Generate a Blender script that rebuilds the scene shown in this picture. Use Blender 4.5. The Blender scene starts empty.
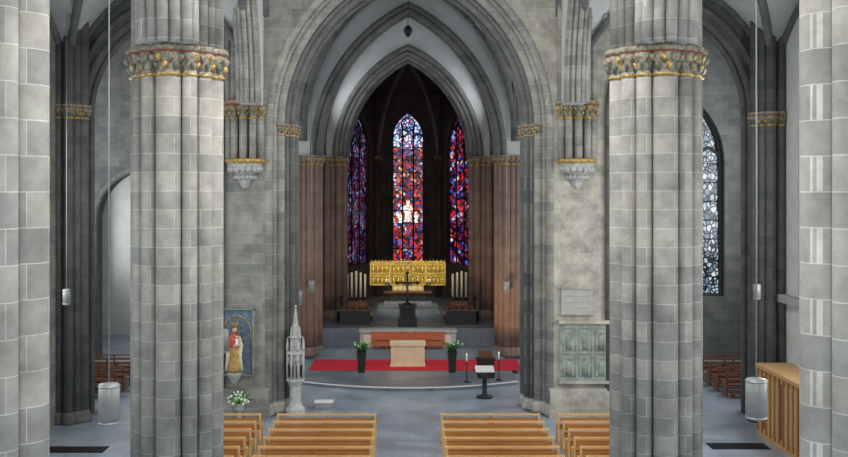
import bpy, bmesh, math, random
from math import sin, cos, pi, sqrt, radians
from mathutils import Vector
random.seed(7)
S = bpy.context.scene

# ------------------------------------------------------------------ materials
def newmat(name):
    m = bpy.data.materials.new(name); m.use_nodes = True
    nt = m.node_tree; b = nt.nodes['Principled BSDF']
    return m, nt, b
def N(nt, t, **kw):
    n = nt.nodes.new(t)
    for k, v in kw.items(): setattr(n, k, v)
    return n
def c4(c): return (c[0], c[1], c[2], 1)
def wallcoords(nt):
    tc = N(nt, 'ShaderNodeTexCoord'); sp = N(nt, 'ShaderNodeSeparateXYZ')
    nt.links.new(tc.outputs['Object'], sp.inputs[0])
    ad = N(nt, 'ShaderNodeMath', operation='ADD')
    nt.links.new(sp.outputs[0], ad.inputs[0]); nt.links.new(sp.outputs[1], ad.inputs[1])
    cb = N(nt, 'ShaderNodeCombineXYZ')
    nt.links.new(ad.outputs[0], cb.inputs[0]); nt.links.new(sp.outputs[2], cb.inputs[1])
    return tc, cb
def stone(name, c1, c2, mortar, bw=0.62, bh=0.38, ms=0.012, noise=0.5, rough=0.85):
    m, nt, b = newmat(name)
    tc, cb = wallcoords(nt)
    br = N(nt, 'ShaderNodeTexBrick')
    br.inputs['Color1'].default_value = c4(c1); br.inputs['Color2'].default_value = c4(c2)
    br.inputs['Mortar'].default_value = c4(mortar)
    br.inputs['Scale'].default_value = 1
    br.inputs['Mortar Size'].default_value = ms; br.inputs['Mortar Smooth'].default_value = 0.2
    br.inputs['Brick Width'].default_value = bw; br.inputs['Row Height'].default_value = bh
    nt.links.new(cb.outputs[0], br.inputs['Vector'])
    no = N(nt, 'ShaderNodeTexNoise'); no.inputs['Scale'].default_value = 1.7; no.inputs['Detail'].default_value = 8
    no.inputs['Roughness'].default_value = 0.65
    nt.links.new(tc.outputs['Object'], no.inputs['Vector'])
    mr = N(nt, 'ShaderNodeMapRange'); mr.inputs[1].default_value = 0.3; mr.inputs[2].default_value = 0.7
    mr.inputs[3].default_value = 1 - noise * 0.5; mr.inputs[4].default_value = 1 + noise * 0.35
    nt.links.new(no.outputs[0], mr.inputs[0])
    mx = N(nt, 'ShaderNodeMix', data_type='RGBA', blend_type='MULTIPLY'); mx.inputs[0].default_value = 1
    nt.links.new(br.outputs[0], mx.inputs[6]); nt.links.new(mr.outputs[0], mx.inputs[7])
    nt.links.new(mx.outputs[2], b.inputs['Base Color'])
    b.inputs['Roughness'].default_value = rough
    bp = N(nt, 'ShaderNodeBump'); bp.inputs['Strength'].default_value = 0.4; bp.inputs['Distance'].default_value = 0.02
    nt.links.new(no.outputs[0], bp.inputs['Height']); nt.links.new(bp.outputs[0], b.inputs['Normal'])
    return m
def plain(name, c, rough=0.6, metal=0, nz=0.25, scale=6, emis=0):
    m, nt, b = newmat(name)
    tc = N(nt, 'ShaderNodeTexCoord')
    no = N(nt, 'ShaderNodeTexNoise'); no.inputs['Scale'].default_value = scale; no.inputs['Detail'].default_value = 5
    nt.links.new(tc.outputs['Object'], no.inputs['Vector'])
    r = N(nt, 'ShaderNodeValToRGB')
    r.color_ramp.elements[0].position = 0.3; r.color_ramp.elements[1].position = 0.7
    r.color_ramp.elements[0].color = c4([x * (1 - nz) for x in c]); r.color_ramp.elements[1].color = c4([min(1, x * (1 + nz)) for x in c])
    nt.links.new(no.outputs[0], r.inputs[0]); nt.links.new(r.outputs[0], b.inputs['Base Color'])
    b.inputs['Roughness'].default_value = rough; b.inputs['Metallic'].default_value = metal
    if emis:
        nt.links.new(r.outputs[0], b.inputs['Emission Color']); b.inputs['Emission Strength'].default_value = emis
    return m
def wood(name, c1, c2, rough=0.45):
    m, nt, b = newmat(name)
    tc = N(nt, 'ShaderNodeTexCoord'); mp = N(nt, 'ShaderNodeMapping'); mp.inputs['Scale'].default_value = (1.2, 14, 14)
    nt.links.new(tc.outputs['Object'], mp.inputs[0])
    no = N(nt, 'ShaderNodeTexNoise'); no.inputs['Scale'].default_value = 2; no.inputs['Detail'].default_value = 6
    nt.links.new(mp.outputs[0], no.inputs['Vector'])
    r = N(nt, 'ShaderNodeValToRGB'); r.color_ramp.elements[0].position = 0.3; r.color_ramp.elements[1].position = 0.7
    r.color_ramp.elements[0].color = c4(c1); r.color_ramp.elements[1].color = c4(c2)
    nt.links.new(no.outputs[0], r.inputs[0]); nt.links.new(r.outputs[0], b.inputs['Base Color'])
    b.inputs['Roughness'].default_value = rough
    return m
def glass(name, stops, scale, strength, lead=0.06, zone=None):
    """leaded window glass lit from outside: coloured quarries and dark lead lines"""
    m, nt, b = newmat(name)
    tc, cb = wallcoords(nt)
    mp = N(nt, 'ShaderNodeMapping'); mp.inputs['Scale'].default_value = (scale * 1.3, scale, 1)
    nt.links.new(cb.outputs[0], mp.inputs[0])
    v = N(nt, 'ShaderNodeTexVoronoi'); v.inputs['Scale'].default_value = 1
    nt.links.new(mp.outputs[0], v.inputs['Vector'])
    ve = N(nt, 'ShaderNodeTexVoronoi', feature='DISTANCE_TO_EDGE'); ve.inputs['Scale'].default_value = 1
    nt.links.new(mp.outputs[0], ve.inputs['Vector'])
    sc = N(nt, 'ShaderNodeSeparateColor'); nt.links.new(v.outputs['Color'], sc.inputs[0])
    no = N(nt, 'ShaderNodeTexNoise'); no.inputs['Scale'].default_value = 0.9; no.inputs['Detail'].default_value = 2
    nt.links.new(cb.outputs[0], no.inputs['Vector'])
    m1 = N(nt, 'ShaderNodeMath', operation='MULTIPLY_ADD'); m1.inputs[1].default_value = 1.2; m1.inputs[2].default_value = -0.6
    nt.links.new(no.outputs[0], m1.inputs[0])
    ad = N(nt, 'ShaderNodeMath', operation='ADD', use_clamp=True)
    nt.links.new(sc.outputs[0], ad.inputs[0]); nt.links.new(m1.outputs[0], ad.inputs[1])
    r = N(nt, 'ShaderNodeValToRGB'); r.color_ramp.interpolation = 'CONSTANT'
    el = r.color_ramp.elements
    el[0].position = stops[0][0]; el[0].color = c4(stops[0][1])
    el[1].position = stops[1][0]; el[1].color = c4(stops[1][1])
    for p, c in stops[2:]:
        e = el.new(p); e.color = c4(c)
    nt.links.new(ad.outputs[0], r.inputs[0])
    gt = N(nt, 'ShaderNodeMath', operation='GREATER_THAN'); gt.inputs[1].default_value = lead
    nt.links.new(ve.outputs['Distance'], gt.inputs[0])
    mx = N(nt, 'ShaderNodeMix', data_type='RGBA', blend_type='MULTIPLY'); mx.inputs[0].default_value = 1
    nt.links.new(r.outputs[0], mx.inputs[6]); nt.links.new(gt.outputs[0], mx.inputs[7])
    b.inputs['Base Color'].default_value = (0.01, 0.01, 0.012, 1); b.inputs['Roughness'].default_value = 0.3
    nt.links.new(mx.outputs[2], b.inputs['Emission Color']); b.inputs['Emission Strength'].default_value = strength
    return m

M = {}
M['stone'] = stone('pier_sandstone', (0.255, 0.255, 0.235), (0.37, 0.355, 0.315), (0.54, 0.53, 0.48), bw=.8, ms=0.006, noise=.75)
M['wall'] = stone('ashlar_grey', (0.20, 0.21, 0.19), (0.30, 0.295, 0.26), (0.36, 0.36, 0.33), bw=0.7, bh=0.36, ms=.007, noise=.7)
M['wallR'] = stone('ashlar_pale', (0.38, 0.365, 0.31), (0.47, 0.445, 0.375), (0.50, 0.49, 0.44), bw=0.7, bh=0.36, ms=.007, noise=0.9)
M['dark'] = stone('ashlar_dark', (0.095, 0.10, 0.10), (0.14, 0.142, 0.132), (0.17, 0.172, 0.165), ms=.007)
M['brown'] = stone('chancel_sandstone', (0.22, 0.15, 0.115), (0.27, 0.19, 0.15), (0.26, 0.19, 0.155), bw=2.2, ms=.007)
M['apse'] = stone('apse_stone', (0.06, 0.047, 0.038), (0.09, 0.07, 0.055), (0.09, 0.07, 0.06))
M['plaster'] = plain('vault_plaster', (0.54, 0.56, 0.56), 0.9, nz=0.08, scale=1.5)
M['white'] = plain('limewash', (0.72, 0.73, 0.71), 0.9, nz=0.08, scale=2)
M['rib'] = stone('rib_stone', (0.11, 0.118, 0.115), (0.16, 0.163, 0.155), (0.23, 0.23, 0.22), bh=0.5, ms=.008)
M['gold'] = plain('gilding', (0.50, 0.33, 0.11), 0.45, 0.5, nz=0.5, scale=12)
M['goldr'] = plain('retable_gold', (0.95, 0.62, 0.14), 0.4, 0.4, nz=0.35, scale=9)
M['red'] = plain('red_paint', (0.22, 0.06, 0.04), 0.6)
M['green'] = plain('green_paint', (0.12, 0.15, 0.11), 0.6)
M['cap'] = plain('capital_stone', (0.27, 0.24, 0.18), 0.8, nz=0.5, scale=14)
M['carpet'] = plain('red_carpet_wool', (0.55, 0.012, 0.03), 0.95, nz=0.12, scale=30)
M['pew'] = wood('pew_oak', (0.32, 0.135, 0.035), (0.48, 0.22, 0.06))
M['pewl'] = wood('pew_oak_rail', (0.60, 0.34, 0.12), (0.80, 0.52, 0.22))
M['pewd'] = wood('pew_dark', (0.12, 0.05, 0.025), (0.24, 0.10, 0.05))
M['redwood'] = wood('bench_redwood', (0.36, 0.09, 0.04), (0.55, 0.16, 0.07))
M['wood'] = wood('cabinet_oak', (0.42, 0.24, 0.10), (0.62, 0.40, 0.19))
M['black'] = plain('dark_stained_wood', (0.02, 0.017, 0.015), 0.5)
M['iron'] = plain('wrought_iron', (0.025, 0.025, 0.028), 0.5, 0.6)
M['lamp'] = plain('lamp_enamel', (0.29, 0.30, 0.29), 0.4, 0.2, nz=0.04)
M['metal'] = plain('brushed_metal', (0.36, 0.37, 0.37), 0.45, 0.6, nz=0.05)
M['altar'] = plain('altar_limestone', (0.80, 0.66, 0.44), 0.7, nz=0.08, scale=5)
M['cloth'] = plain('white_linen', (0.8, 0.8, 0.78), 0.9, nz=0.03)
M['pale'] = plain('pale_stone', (0.44, 0.45, 0.43), 0.8, nz=0.2, scale=8)
M['cream'] = plain('cream_stone', (0.80, 0.72, 0.58), 0.8, nz=0.1)
M['plaque'] = plain('weathered_slate', (0.27, 0.31, 0.27), 0.8, nz=0.35, scale=3)
M['niche'] = plain('painted_panel_blue', (0.10, 0.17, 0.24), 0.7, nz=0.35, scale=5)
M['skin'] = plain('painted_skin', (0.72, 0.48, 0.36), 0.6, nz=0.05)
M['robe'] = plain('robe_ivory', (0.70, 0.62, 0.45), 0.6, nz=0.15)
M['robeR'] = plain('robe_red', (0.5, 0.09, 0.05), 0.6, nz=0.15)
M['hair'] = plain('painted_hair', (0.18, 0.09, 0.03), 0.6)
M['leaf'] = plain('leaf_green', (0.07, 0.20, 0.04), 0.6, nz=0.5, scale=20)
M['petal'] = plain('petal_white', (0.85, 0.87, 0.75), 0.7, nz=0.1)
M['flame'] = plain('candle_flame', (1.0, 0.7, 0.3), 0.5, emis=3)
M['grate'] = plain('floor_grate_iron', (0.03, 0.03, 0.035), 0.6, 0.5)
M['screen'] = plain('grey_panel', (0.40, 0.41, 0.38), 0.6, nz=0.1)

def floor_mat(name, a, b_, mo, w):
    m, nt, b = newmat(name)
    tc = N(nt, 'ShaderNodeTexCoord')
    br = N(nt, 'ShaderNodeTexBrick'); br.inputs['Scale'].default_value = 1
    br.inputs['Color1'].default_value = c4(a); br.inputs['Color2'].default_value = c4(b_)
    br.inputs['Mortar'].default_value = c4(mo)
    br.inputs['Brick Width'].default_value = w; br.inputs['Row Height'].default_value = w * .75; br.inputs['Mortar Size'].default_value = 0.01
    nt.links.new(tc.outputs['Object'], br.inputs['Vector'])
    no = N(nt, 'ShaderNodeTexNoise'); no.inputs['Scale'].default_value = 0.8; no.inputs['Detail'].default_value = 7
    nt.links.new(tc.outputs['Object'], no.inputs['Vector'])
    mr = N(nt, 'ShaderNodeMapRange'); mr.inputs[1].default_value = .3; mr.inputs[2].default_value = .7; mr.inputs[3].default_value = .75; mr.inputs[4].default_value = 1.2
    nt.links.new(no.outputs[0], mr.inputs[0])
    mx = N(nt, 'ShaderNodeMix', data_type='RGBA', blend_type='MULTIPLY'); mx.inputs[0].default_value = 1
    nt.links.new(br.outputs[0], mx.inputs[6]); nt.links.new(mr.outputs[0], mx.inputs[7])
    nt.links.new(mx.outputs[2], b.inputs['Base Color']); b.inputs['Roughness'].default_value = .3
    return m
M['floor'] = floor_mat('floor_slabs', (0.27, 0.335, 0.40), (0.33, 0.385, 0.445), (0.19, 0.235, 0.28), 0.9)
M['floorc'] = floor_mat('chancel_slabs', (0.17, 0.20, 0.235), (0.21, 0.245, 0.28), (0.12, 0.14, 0.16), 0.7)

K = (0.002, 0.002, 0.004)
M['sg'] = glass('stained_glass', [(0, K), (0.28, (0.02, 0.03, 0.26)), (0.40, (0.20, 0.006, 0.02)), (0.5, K),
    (0.57, (0.75, 0.02, 0.03)), (0.70, (0.05, 0.10, 0.60)), (0.79, (0.45, 0.02, 0.08)), (0.90, (0.3, 0.4, 0.9)), (0.97, (1, 0.75, 0.5))], 5.0, .95, lead=.05)
M['sgc'] = glass('stained_glass_centre', [(0, K), (0.22, (0.30, 0.008, 0.02)), (0.36, (0.03, 0.05, 0.30)), (0.46, K), (0.52, (0.85, 0.03, 0.02)),
    (0.68, (0.10, 0.16, 0.60)), (0.76, (0.60, 0.05, 0.04)), (0.88, (0.9, 0.35, 0.10)), (0.95, (0.8, 0.85, 1))], 5.5, .95, lead=.05)
M['sgtop'] = glass('stained_glass_tracery', [(0, (0.02, 0.03, 0.12)), (0.25, (0.15, 0.3, 0.8)), (0.45, (0.6, 0.75, 1)), (0.65, (0.9, 0.95, 1)), (0.85, (0.5, 0.05, 0.2))], 6.5, 1.2)
M['sgd'] = glass('stained_glass_dim', [(0, K), (0.40, (0.02, 0.03, 0.12)), (0.55, (0.35, 0.01, 0.03)), (0.66, (0.06, 0.08, 0.32)), (0.78, (0.25, 0.02, 0.05)), (0.90, (0.25, 0.35, 0.6))], 5.5, 0.7)
M['sgfig'] = glass('stained_glass_figure', [(0, (1, 0.8, 0.6)), (0.35, (0.9, 0.95, 1)), (0.6, (1, 0.4, 0.25)), (0.8, (1, 1, 0.9))], 7, 1.6)
M['clear'] = glass('leaded_glass', [(0, (0.15, 0.22, 0.30)), (0.3, (0.5, 0.64, 0.74)), (0.6, (0.75, 0.85, 0.92)), (0.85, (0.2, 0.3, 0.45))], 4.0, 0.85, lead=0.11)

# ------------------------------------------------------------------ mesh builder
class B:
    def __init__(s): s.v = []; s.f = []; s.m = []; s.sm = []; s.mats = []
    def mi(s, mat):
        mat = M[mat]
        if mat not in s.mats: s.mats.append(mat)
        return s.mats.index(mat)
    def add(s, vs, fs, mat, smooth=False):
        o = len(s.v); s.v += [tuple(p) for p in vs]; k = s.mi(mat)
        for f in fs:
            s.f.append([i + o for i in f]); s.m.append(k); s.sm.append(smooth)
    def box(s, x0, x1, y0, y1, z0, z1, mat):
        s.add([(x0,y0,z0),(x1,y0,z0),(x1,y1,z0),(x0,y1,z0),(x0,y0,z1),(x1,y0,z1),(x1,y1,z1),(x0,y1,z1)],
              [(3,2,1,0),(4,5,6,7),(0,1,5,4),(1,2,6,5),(2,3,7,6),(3,0,4,7)], mat)
    def lathe(s, cx, cy, prof, mat, n=16, rot=0, smooth=True, sx=1, sy=1):
        vs = []; fs = []
        for r, z in prof:
            for i in range(n):
                a = rot + 2*pi*i/n; vs.append((cx + r*sx*cos(a), cy + r*sy*sin(a), z))
        for j in range(len(prof)-1):
            for i in range(n):
                k = (i+1) % n
                fs.append((j*n+i, j*n+k, (j+1)*n+k, (j+1)*n+i))
        fs.append(tuple(range(n-1, -1, -1))); L = (len(prof)-1)*n
        fs.append(tuple(range(L, L+n)))
        s.add(vs, fs, mat, smooth)
    def cyl(s, cx, cy, r, z0, z1, mat, n=16, **k): s.lathe(cx, cy, [(r, z0), (r, z1)], mat, n, **k)
    def ball(s, c, r, mat, n=10, sz=1.0, sx=1.0):
        prof = [(max(1e-3, r*sin(pi*j/8)), c[2] - r*sz*cos(pi*j/8)) for j in range(9)]
        s.lathe(c[0], c[1], prof, mat, n, sx=sx)
    def tube(s, pts, r, mat, n=8, closed=False, smooth=True):
        pts = [Vector(p) for p in pts]; L = len(pts)
        rr = r if isinstance(r, (list, tuple)) else [r]*L
        vs = []; fs = []; ref = None
        for i, p in enumerate(pts):
            if closed: t = pts[(i+1) % L] - pts[i-1]
            else: t = pts[min(i+1, L-1)] - pts[max(i-1, 0)]
            t.normalize()
            if ref is None:
                ref = Vector((0,0,1)) if abs(t.z) < .9 else Vector((1,0,0))
            u = (ref - t*ref.dot(t))
            if u.length < 1e-4: u = t.orthogonal()
            u.normalize(); w = t.cross(u); ref = u
            for k in range(n):
                a = 2*pi*k/n; vs.append(p + (u*cos(a) + w*sin(a))*rr[i])
        for i in range(L if closed else L-1):
            j = (i+1) % L
            for k in range(n):
                q = (k+1) % n
                fs.append((i*n+k, i*n+q, j*n+q, j*n+k))
        if not closed:
            fs.append(tuple(range(n-1,-1,-1))); fs.append(tuple(range((L-1)*n, L*n)))
        s.add(vs, fs, mat, smooth)
    def poly(s, pts, mat): s.add(pts, [tuple(range(len(pts)))], mat)
    def extr(s, pts2, mapf, t0, t1, mat):
        n = len(pts2)
        vs = [mapf(a, t0, z) for a, z in pts2] + [mapf(a, t1, z) for a, z in pts2]
        fs = [tuple(range(n-1,-1,-1)), tuple(range(n, 2*n))] + [(i, (i+1) % n, n+(i+1) % n, n+i) for i in range(n)]
        s.add(vs, fs, mat)
    def finish(s, name, recalc=True, loc=None):
        me = bpy.data.meshes.new(name)
        if loc:
            s.v = [(x-loc[0], y-loc[1], z-loc[2]) for x, y, z in s.v]
        me.from_pydata(s.v, [], s.f)
        for m in s.mats: me.materials.append(m)
        me.polygons.foreach_set('material_index', s.m); me.polygons.foreach_set('use_smooth', s.sm)
        me.update()
        if recalc:
            bm = bmesh.new(); bm.from_mesh(me); bmesh.ops.recalc_face_normals(bm, faces=bm.faces); bm.to_mesh(me); bm.free()
        o = bpy.data.objects.new(name, me); S.collection.objects.link(o)
        if loc: o.location = loc
        return o
MX = lambda a, t, z: (a, t, z)
MY = lambda a, t, z: (t, a, z)

def az(d, a, e):  # height of pointed arch intrados at distance d from axis
    d = min(abs(d), a); return sqrt(max(0, (a+e)**2 - (d+e)**2))
def e_of(a, h): return (h*h - a*a)/(2*a)
def arch_pts(cx, a, e, zs, z0=None, n=12, t=0, mapf=MX):
    pts = []
    if z0 is not None: pts.append((cx-a, z0))
    R = a+e; am = math.acos(e/R)
    for i in range(n+1):
        th = am*i/n; pts.append((cx - (R*cos(th)-e), zs + R*sin(th)))
    for i in range(n-1, -1, -1):
        th = am*i/n; pts.append((cx + (R*cos(th)-e), zs + R*sin(th)))
    if z0 is not None: pts.append((cx+a, z0))
    return [mapf(p[0], t, p[1]) for p in pts]
def arch_pts2(cx, a, e, zs, z0=None, n=12):
    return [(p[0], p[2]) for p in arch_pts(cx, a, e, zs, z0, n)]

def arch_wall(b, mapf, t0, t1, s0, s1, zb, ztop, ops, mat):
    """ops: (centre, a, e, zs, sill or None)"""
    xs = {s0, s1}
    for c, a, e, zs, sill in ops:
        R = a+e; am = math.acos(e/R)
        for i in range(15):
            d = R*cos(am*i/14) - e
            xs.add(round(c-d, 5)); xs.add(round(c+d, 5))
    xs = sorted(x for x in xs if s0-1e-6 <= x <= s1+1e-6)
    for x0, x1 in zip(xs[:-1], xs[1:]):
        if x1-x0 < 1e-4: continue
        mid = (x0+x1)/2; op = None
        for o in ops:
            if abs(mid-o[0]) < o[1]: op = o
        if op is None: b.extr([(x0, zb), (x1, zb), (x1, ztop), (x0, ztop)], mapf, t0, t1, mat)
        else:
            c, a, e, zs, sill = op
            b.extr([(x0, zs+az(x0-c, a, e)), (x1, zs+az(x1-c, a, e)), (x1, ztop), (x0, ztop)], mapf, t0, t1, mat)
            if sill is not None: b.extr([(x0, zb), (x1, zb), (x1, sill), (x0, sill)], mapf, t0, t1, mat)
def arch_band(b, mapf, cx, ai, ao, e, zs, z0, t0, t1, mat):
    pi_ = arch_pts2(cx, ai, e, zs, z0, 16); po = arch_pts2(cx, ao, e, zs, z0, 16)
    for i in range(len(pi_)-1):
        b.extr([pi_[i], pi_[i+1], po[i+1], po[i]], mapf, t0, t1, mat)

def vault(b, x0, x1, y0, y1, zs, rise, mat='plaster', rib='rib', rr=0.14, nb=24, e=0.35, wall_ribs=True):
    h0 = sqrt(1+2*e)
    p = lambda u: az(u, 1, e)/h0
    vs = []; fs = []
    us = [-cos(pi*i/nb) for i in range(nb+1)]
    for v in us:
        for u in us:
            vs.append((x0+(x1-x0)*(u+1)/2, y0+(y1-y0)*(v+1)/2, zs + rise*max(p(u), p(v))))
    n = nb+1
    for j in range(nb):
        for i in range(nb): fs.append((j*n+i, j*n+i+1, (j+1)*n+i+1, (j+1)*n+i))
    b.add(vs, fs, mat, False)
    cx, cy = (x0+x1)/2, (y0+y1)/2
    def P(u, v, q): return (x0+(x1-x0)*(u+1)/2, y0+(y1-y0)*(v+1)/2, zs-0.08+rise*p(q))
    b.tube([P(u, u, u) for u in us], rr, rib); b.tube([P(u, -u, u) for u in us], rr, rib)
    if wall_ribs:
        for k in (-.985, .985):
            b.tube([P(u, k, u) for u in us], rr*.9, rib); b.tube([P(k, u, u) for u in us], rr*.9, rib)
    b.lathe(cx, cy, [(.12, zs+rise-.45), (.35, zs+rise-.35), (.35, zs+rise-.1)], rib, 12)

def capital(b, x, y, r, z0, z1, n=12, flare=1.4, leaf='cap', top='red'):
    h = z1-z0
    b.lathe(x, y, [(r, z0-.02), (r*1.15, z0+.01), (r*1.15, z0+.04), (r, z0+.05)], 'gold', n)
    b.lathe(x, y, [(r*.98, z0+.05), (r*1.02, z0+h*.35), (r*1.18, z0+h*.62), (r*flare, z0+h*.8)], 'cap', n)
    for lv, (zz, ro, mt) in enumerate(((z0+h*.34, 1.08, 'green'), (z0+h*.6, 1.25, leaf))):
        k = 6 if r < .2 else 8
        for i in range(k):
            a = 2*pi*(i+lv*.5)/k; q = r*ro
            b.tube([(x+r*cos(a), y+r*sin(a), zz-h*.16), (x+q*1.02*cos(a), y+q*1.02*sin(a), zz+h*.04), (x+(q+.05)*cos(a), y+(q+.05)*sin(a), zz+h*.1)],
                   [r*.12, r*.28, r*.14], mt if (i+lv) % 3 else 'gold', 6)
    b.lathe(x, y, [(r*flare*.98, z0+h*.78), (r*flare*1.05, z0+h*.82), (r*flare*1.05, z0+h*.87)], top, 8, rot=pi/8, smooth=False)
    b.lathe(x, y, [(r*flare*1.08, z0+h*.87), (r*flare*1.14, z0+h*.91), (r*flare*1.14, z1), (r*flare*1.05, z1+.03)], 'cap', 8, rot=pi/8, smooth=False)
def base(b, x, y, r, z, mat):
    b.lathe(x, y, [(r*1.5, z), (r*1.5, z+.12), (r*1.35, z+.2), (r*1.4, z+.26), (r*1.15, z+.34), (r, z+.42)], mat, 12)

# ------------------------------------------------------------------ nave piers
LX, RX = -4.86, 5.22
def shafts_list():
    L = []
    for k in range(4): L.append((.72*cos(k*pi/2), .72*sin(k*pi/2), .255))
    for k in range(4):
        for d, rad, r in ((32, .78, .155), (58, .78, .155)):
            a = k*pi/2+radians(d); L.append((rad*cos(a), rad*sin(a), r))
    return L
def pier(cx, cy, zcap=10.32):
    b = B()
    b.lathe(cx, cy, [(1.35, 0), (1.35, .35), (1.25, .45), (1.25, .7), (1.12, .8)], 'stone', 8, rot=pi/8, smooth=False)
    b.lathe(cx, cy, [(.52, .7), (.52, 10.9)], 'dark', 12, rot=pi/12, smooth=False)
    for dx, dy, r in shafts_list():
        base(b, cx+dx, cy+dy, r, .78, 'stone')
        b.cyl(cx+dx, cy+dy, r, 1.1, zcap+.1, 'stone', 18)
        capital(b, cx+dx, cy+dy, r, zcap, zcap+.58, flare=1.25)
    b.lathe(cx, cy, [(.7, 10.82), (.85, 10.9), (.85, 10.95)], 'cap', 16, smooth=False)
    # vaulting shafts and arch block above the capital
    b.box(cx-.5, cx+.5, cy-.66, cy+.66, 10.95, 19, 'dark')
    for sg in (-1, 1):
        for q, o, r in ((-.62, .5, .1), (-.42, .62, .12), (-.2, .74, .1), (0, .82, .15), (.2, .74, .1), (.42, .62, .12), (.62, .5, .1)):
            b.cyl(cx+sg*o, cy+q, r, 10.92, 17 if sg*cx < 0 else 15, 'stone', 12)
        for q, o, r in ((-.3, .74, .12), (0, .82, .16), (.3, .74, .12)):
            b.cyl(cx+q, cy+sg*(o), r, 10.92, 13.0, 'stone', 12)
    return b.finish('nave_pier')
for cx in (LX, RX):
    for cy in (10.25, 20.0): pier(cx, cy)

# arcade walls with arches, running along the nave
def arcade(name, cx, cx3):
    b = B()
    for (c, a, e, zs), (y0, y1), xc, hw in (((5.1, 4.2, 1.1, 10.95), (0, 10.25), cx, .5), ((15.15, 3.9, 1.1, 10.95), (10.25, 20), cx, .5), ((26.75, 5.4, 1.1, 10.95), (20, 33.45), cx3, .34)):
        arch_wall(b, MY, xc-hw, xc+hw, y0, y1, 10.95, 19.4, [(c, a, e, zs, None)], 'plaster')
        for off, dr in ((-1.04, .28), (-.84, .1), (-.44, -.02), (0, -.1), (.44, -.02), (.84, .1), (1.04, .28)):
            b.tube(arch_pts(c, a+dr-.12, e, zs, None, 12, xc+off*hw, MY), .24*hw, 'stone', 8)
    return b.finish(name)
arcade('wall_nave_left', LX, -5.42); arcade('wall_nave_right', RX, 5.72)

# ------------------------------------------------------------------ crossing west wall (Y 33.5 - 34.7)
b = B()
CE = 1.4
opsL = [(-9.15, 2.3, 1.6, 10.7, None)]; opsC = [(.05, 5.0, CE, 10.3, None)]; opsR = [(9.75, 2.4, 1.6, 10.7, None)]
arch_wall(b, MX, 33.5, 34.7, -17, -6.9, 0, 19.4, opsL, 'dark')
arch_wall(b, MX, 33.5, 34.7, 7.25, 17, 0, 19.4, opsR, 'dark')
b2 = b
b = B()
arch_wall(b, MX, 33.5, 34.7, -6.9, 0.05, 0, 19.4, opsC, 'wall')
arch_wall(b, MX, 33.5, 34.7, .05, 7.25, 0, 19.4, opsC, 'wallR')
# plinths
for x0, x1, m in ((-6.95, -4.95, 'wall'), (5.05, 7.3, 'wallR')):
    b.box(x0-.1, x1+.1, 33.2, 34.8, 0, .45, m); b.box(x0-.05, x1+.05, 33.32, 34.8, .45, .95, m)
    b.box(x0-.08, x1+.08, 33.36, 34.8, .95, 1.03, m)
# stepped orders
arch_band(b, MX, .05, 4.62, 5.02, CE, 10.3, 0, 34.0, 35.0, 'stone')
arch_band(b, MX, .05, 4.28, 4.64, CE, 10.3, 0, 34.5, 35.5, 'dark')
for a, y, r, m in ((5.0, 33.62, .16, 'stone'), (4.84, 33.9, .11, 'stone'), (4.64, 34.08, .17, 'stone'), (4.46, 34.38, .11, 'rib'), (4.30, 34.6, .15, 'rib'), (4.25, 35.2, .15, 'rib')):
    b.tube(arch_pts(.05, a, CE, 10.3, .05, 18, y), r, m, 10)
    for sg in (-1, 1):
        if y > 34: capital(b, .05+sg*a, y, r, 9.95, 10.35, 10)
        base(b, .05+sg*a, y, r, 0.05, 'stone')
b.finish('wall_crossing')
b = b2
for c, a in ((-9.15, 2.3), (9.75, 2.4)):
    for da, y, r in ((0, 33.6, .15), (-.15, 33.9, .12), (.3, 33.45, .12)):
        b.tube(arch_pts(c, a+da, 1.6, 10.7, 0.05, 14, y), r, 'dark', 10)
b.finish('wall_transept_west')

# corbelled shaft bundles on the crossing piers
def corbel(cx, mat):
    b = B(); y = 33.5
    pos = [(-.55, -.1), (-.32, -.3), (0, -.4), (.32, -.3), (.55, -.1)]
    b.lathe(cx, y, [(.08, 8.05), (.14, 8.12), (.22, 8.3), (.3, 8.5), (.55, 8.75), (.62, 8.85), (.62, 8.95)], 'pale', 10, smooth=False)
    b.lathe(cx, y, [(.68, 8.93), (.72, 9.0), (.72, 9.07), (.6, 9.1)], 'gold', 10, smooth=False)
    for i in range(9):
        a = pi + pi*i/8
        b.ball((cx+.52*cos(a), y+.52*sin(a), 8.72), .12, 'pale', 6)
        b.ball((cx+.34*cos(a), y+.34*sin(a), 8.45), .09, 'pale', 6)
    b.cyl(cx, y, .34, 9.05, 16, 'dark', 10)
    for dx, dy in pos:
        b.cyl(cx+dx, y+dy, .13, 9.08, 10.6, mat, 12)
        capital(b, cx+dx, y+dy, .14, 10.5, 11.08, 10, 1.5, 'gold')
        b.cyl(cx+dx*1.05, y+dy, .12, 11.05, 17, mat, 12)
    b.lathe(cx, y, [(.55, 11.0), (.72, 11.04), (.72, 11.12)], 'gold', 10, smooth=False)
    return b.finish('vaulting_corbel')
corbel(-5.75, 'stone'); corbel(5.95, 'stone')

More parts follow.
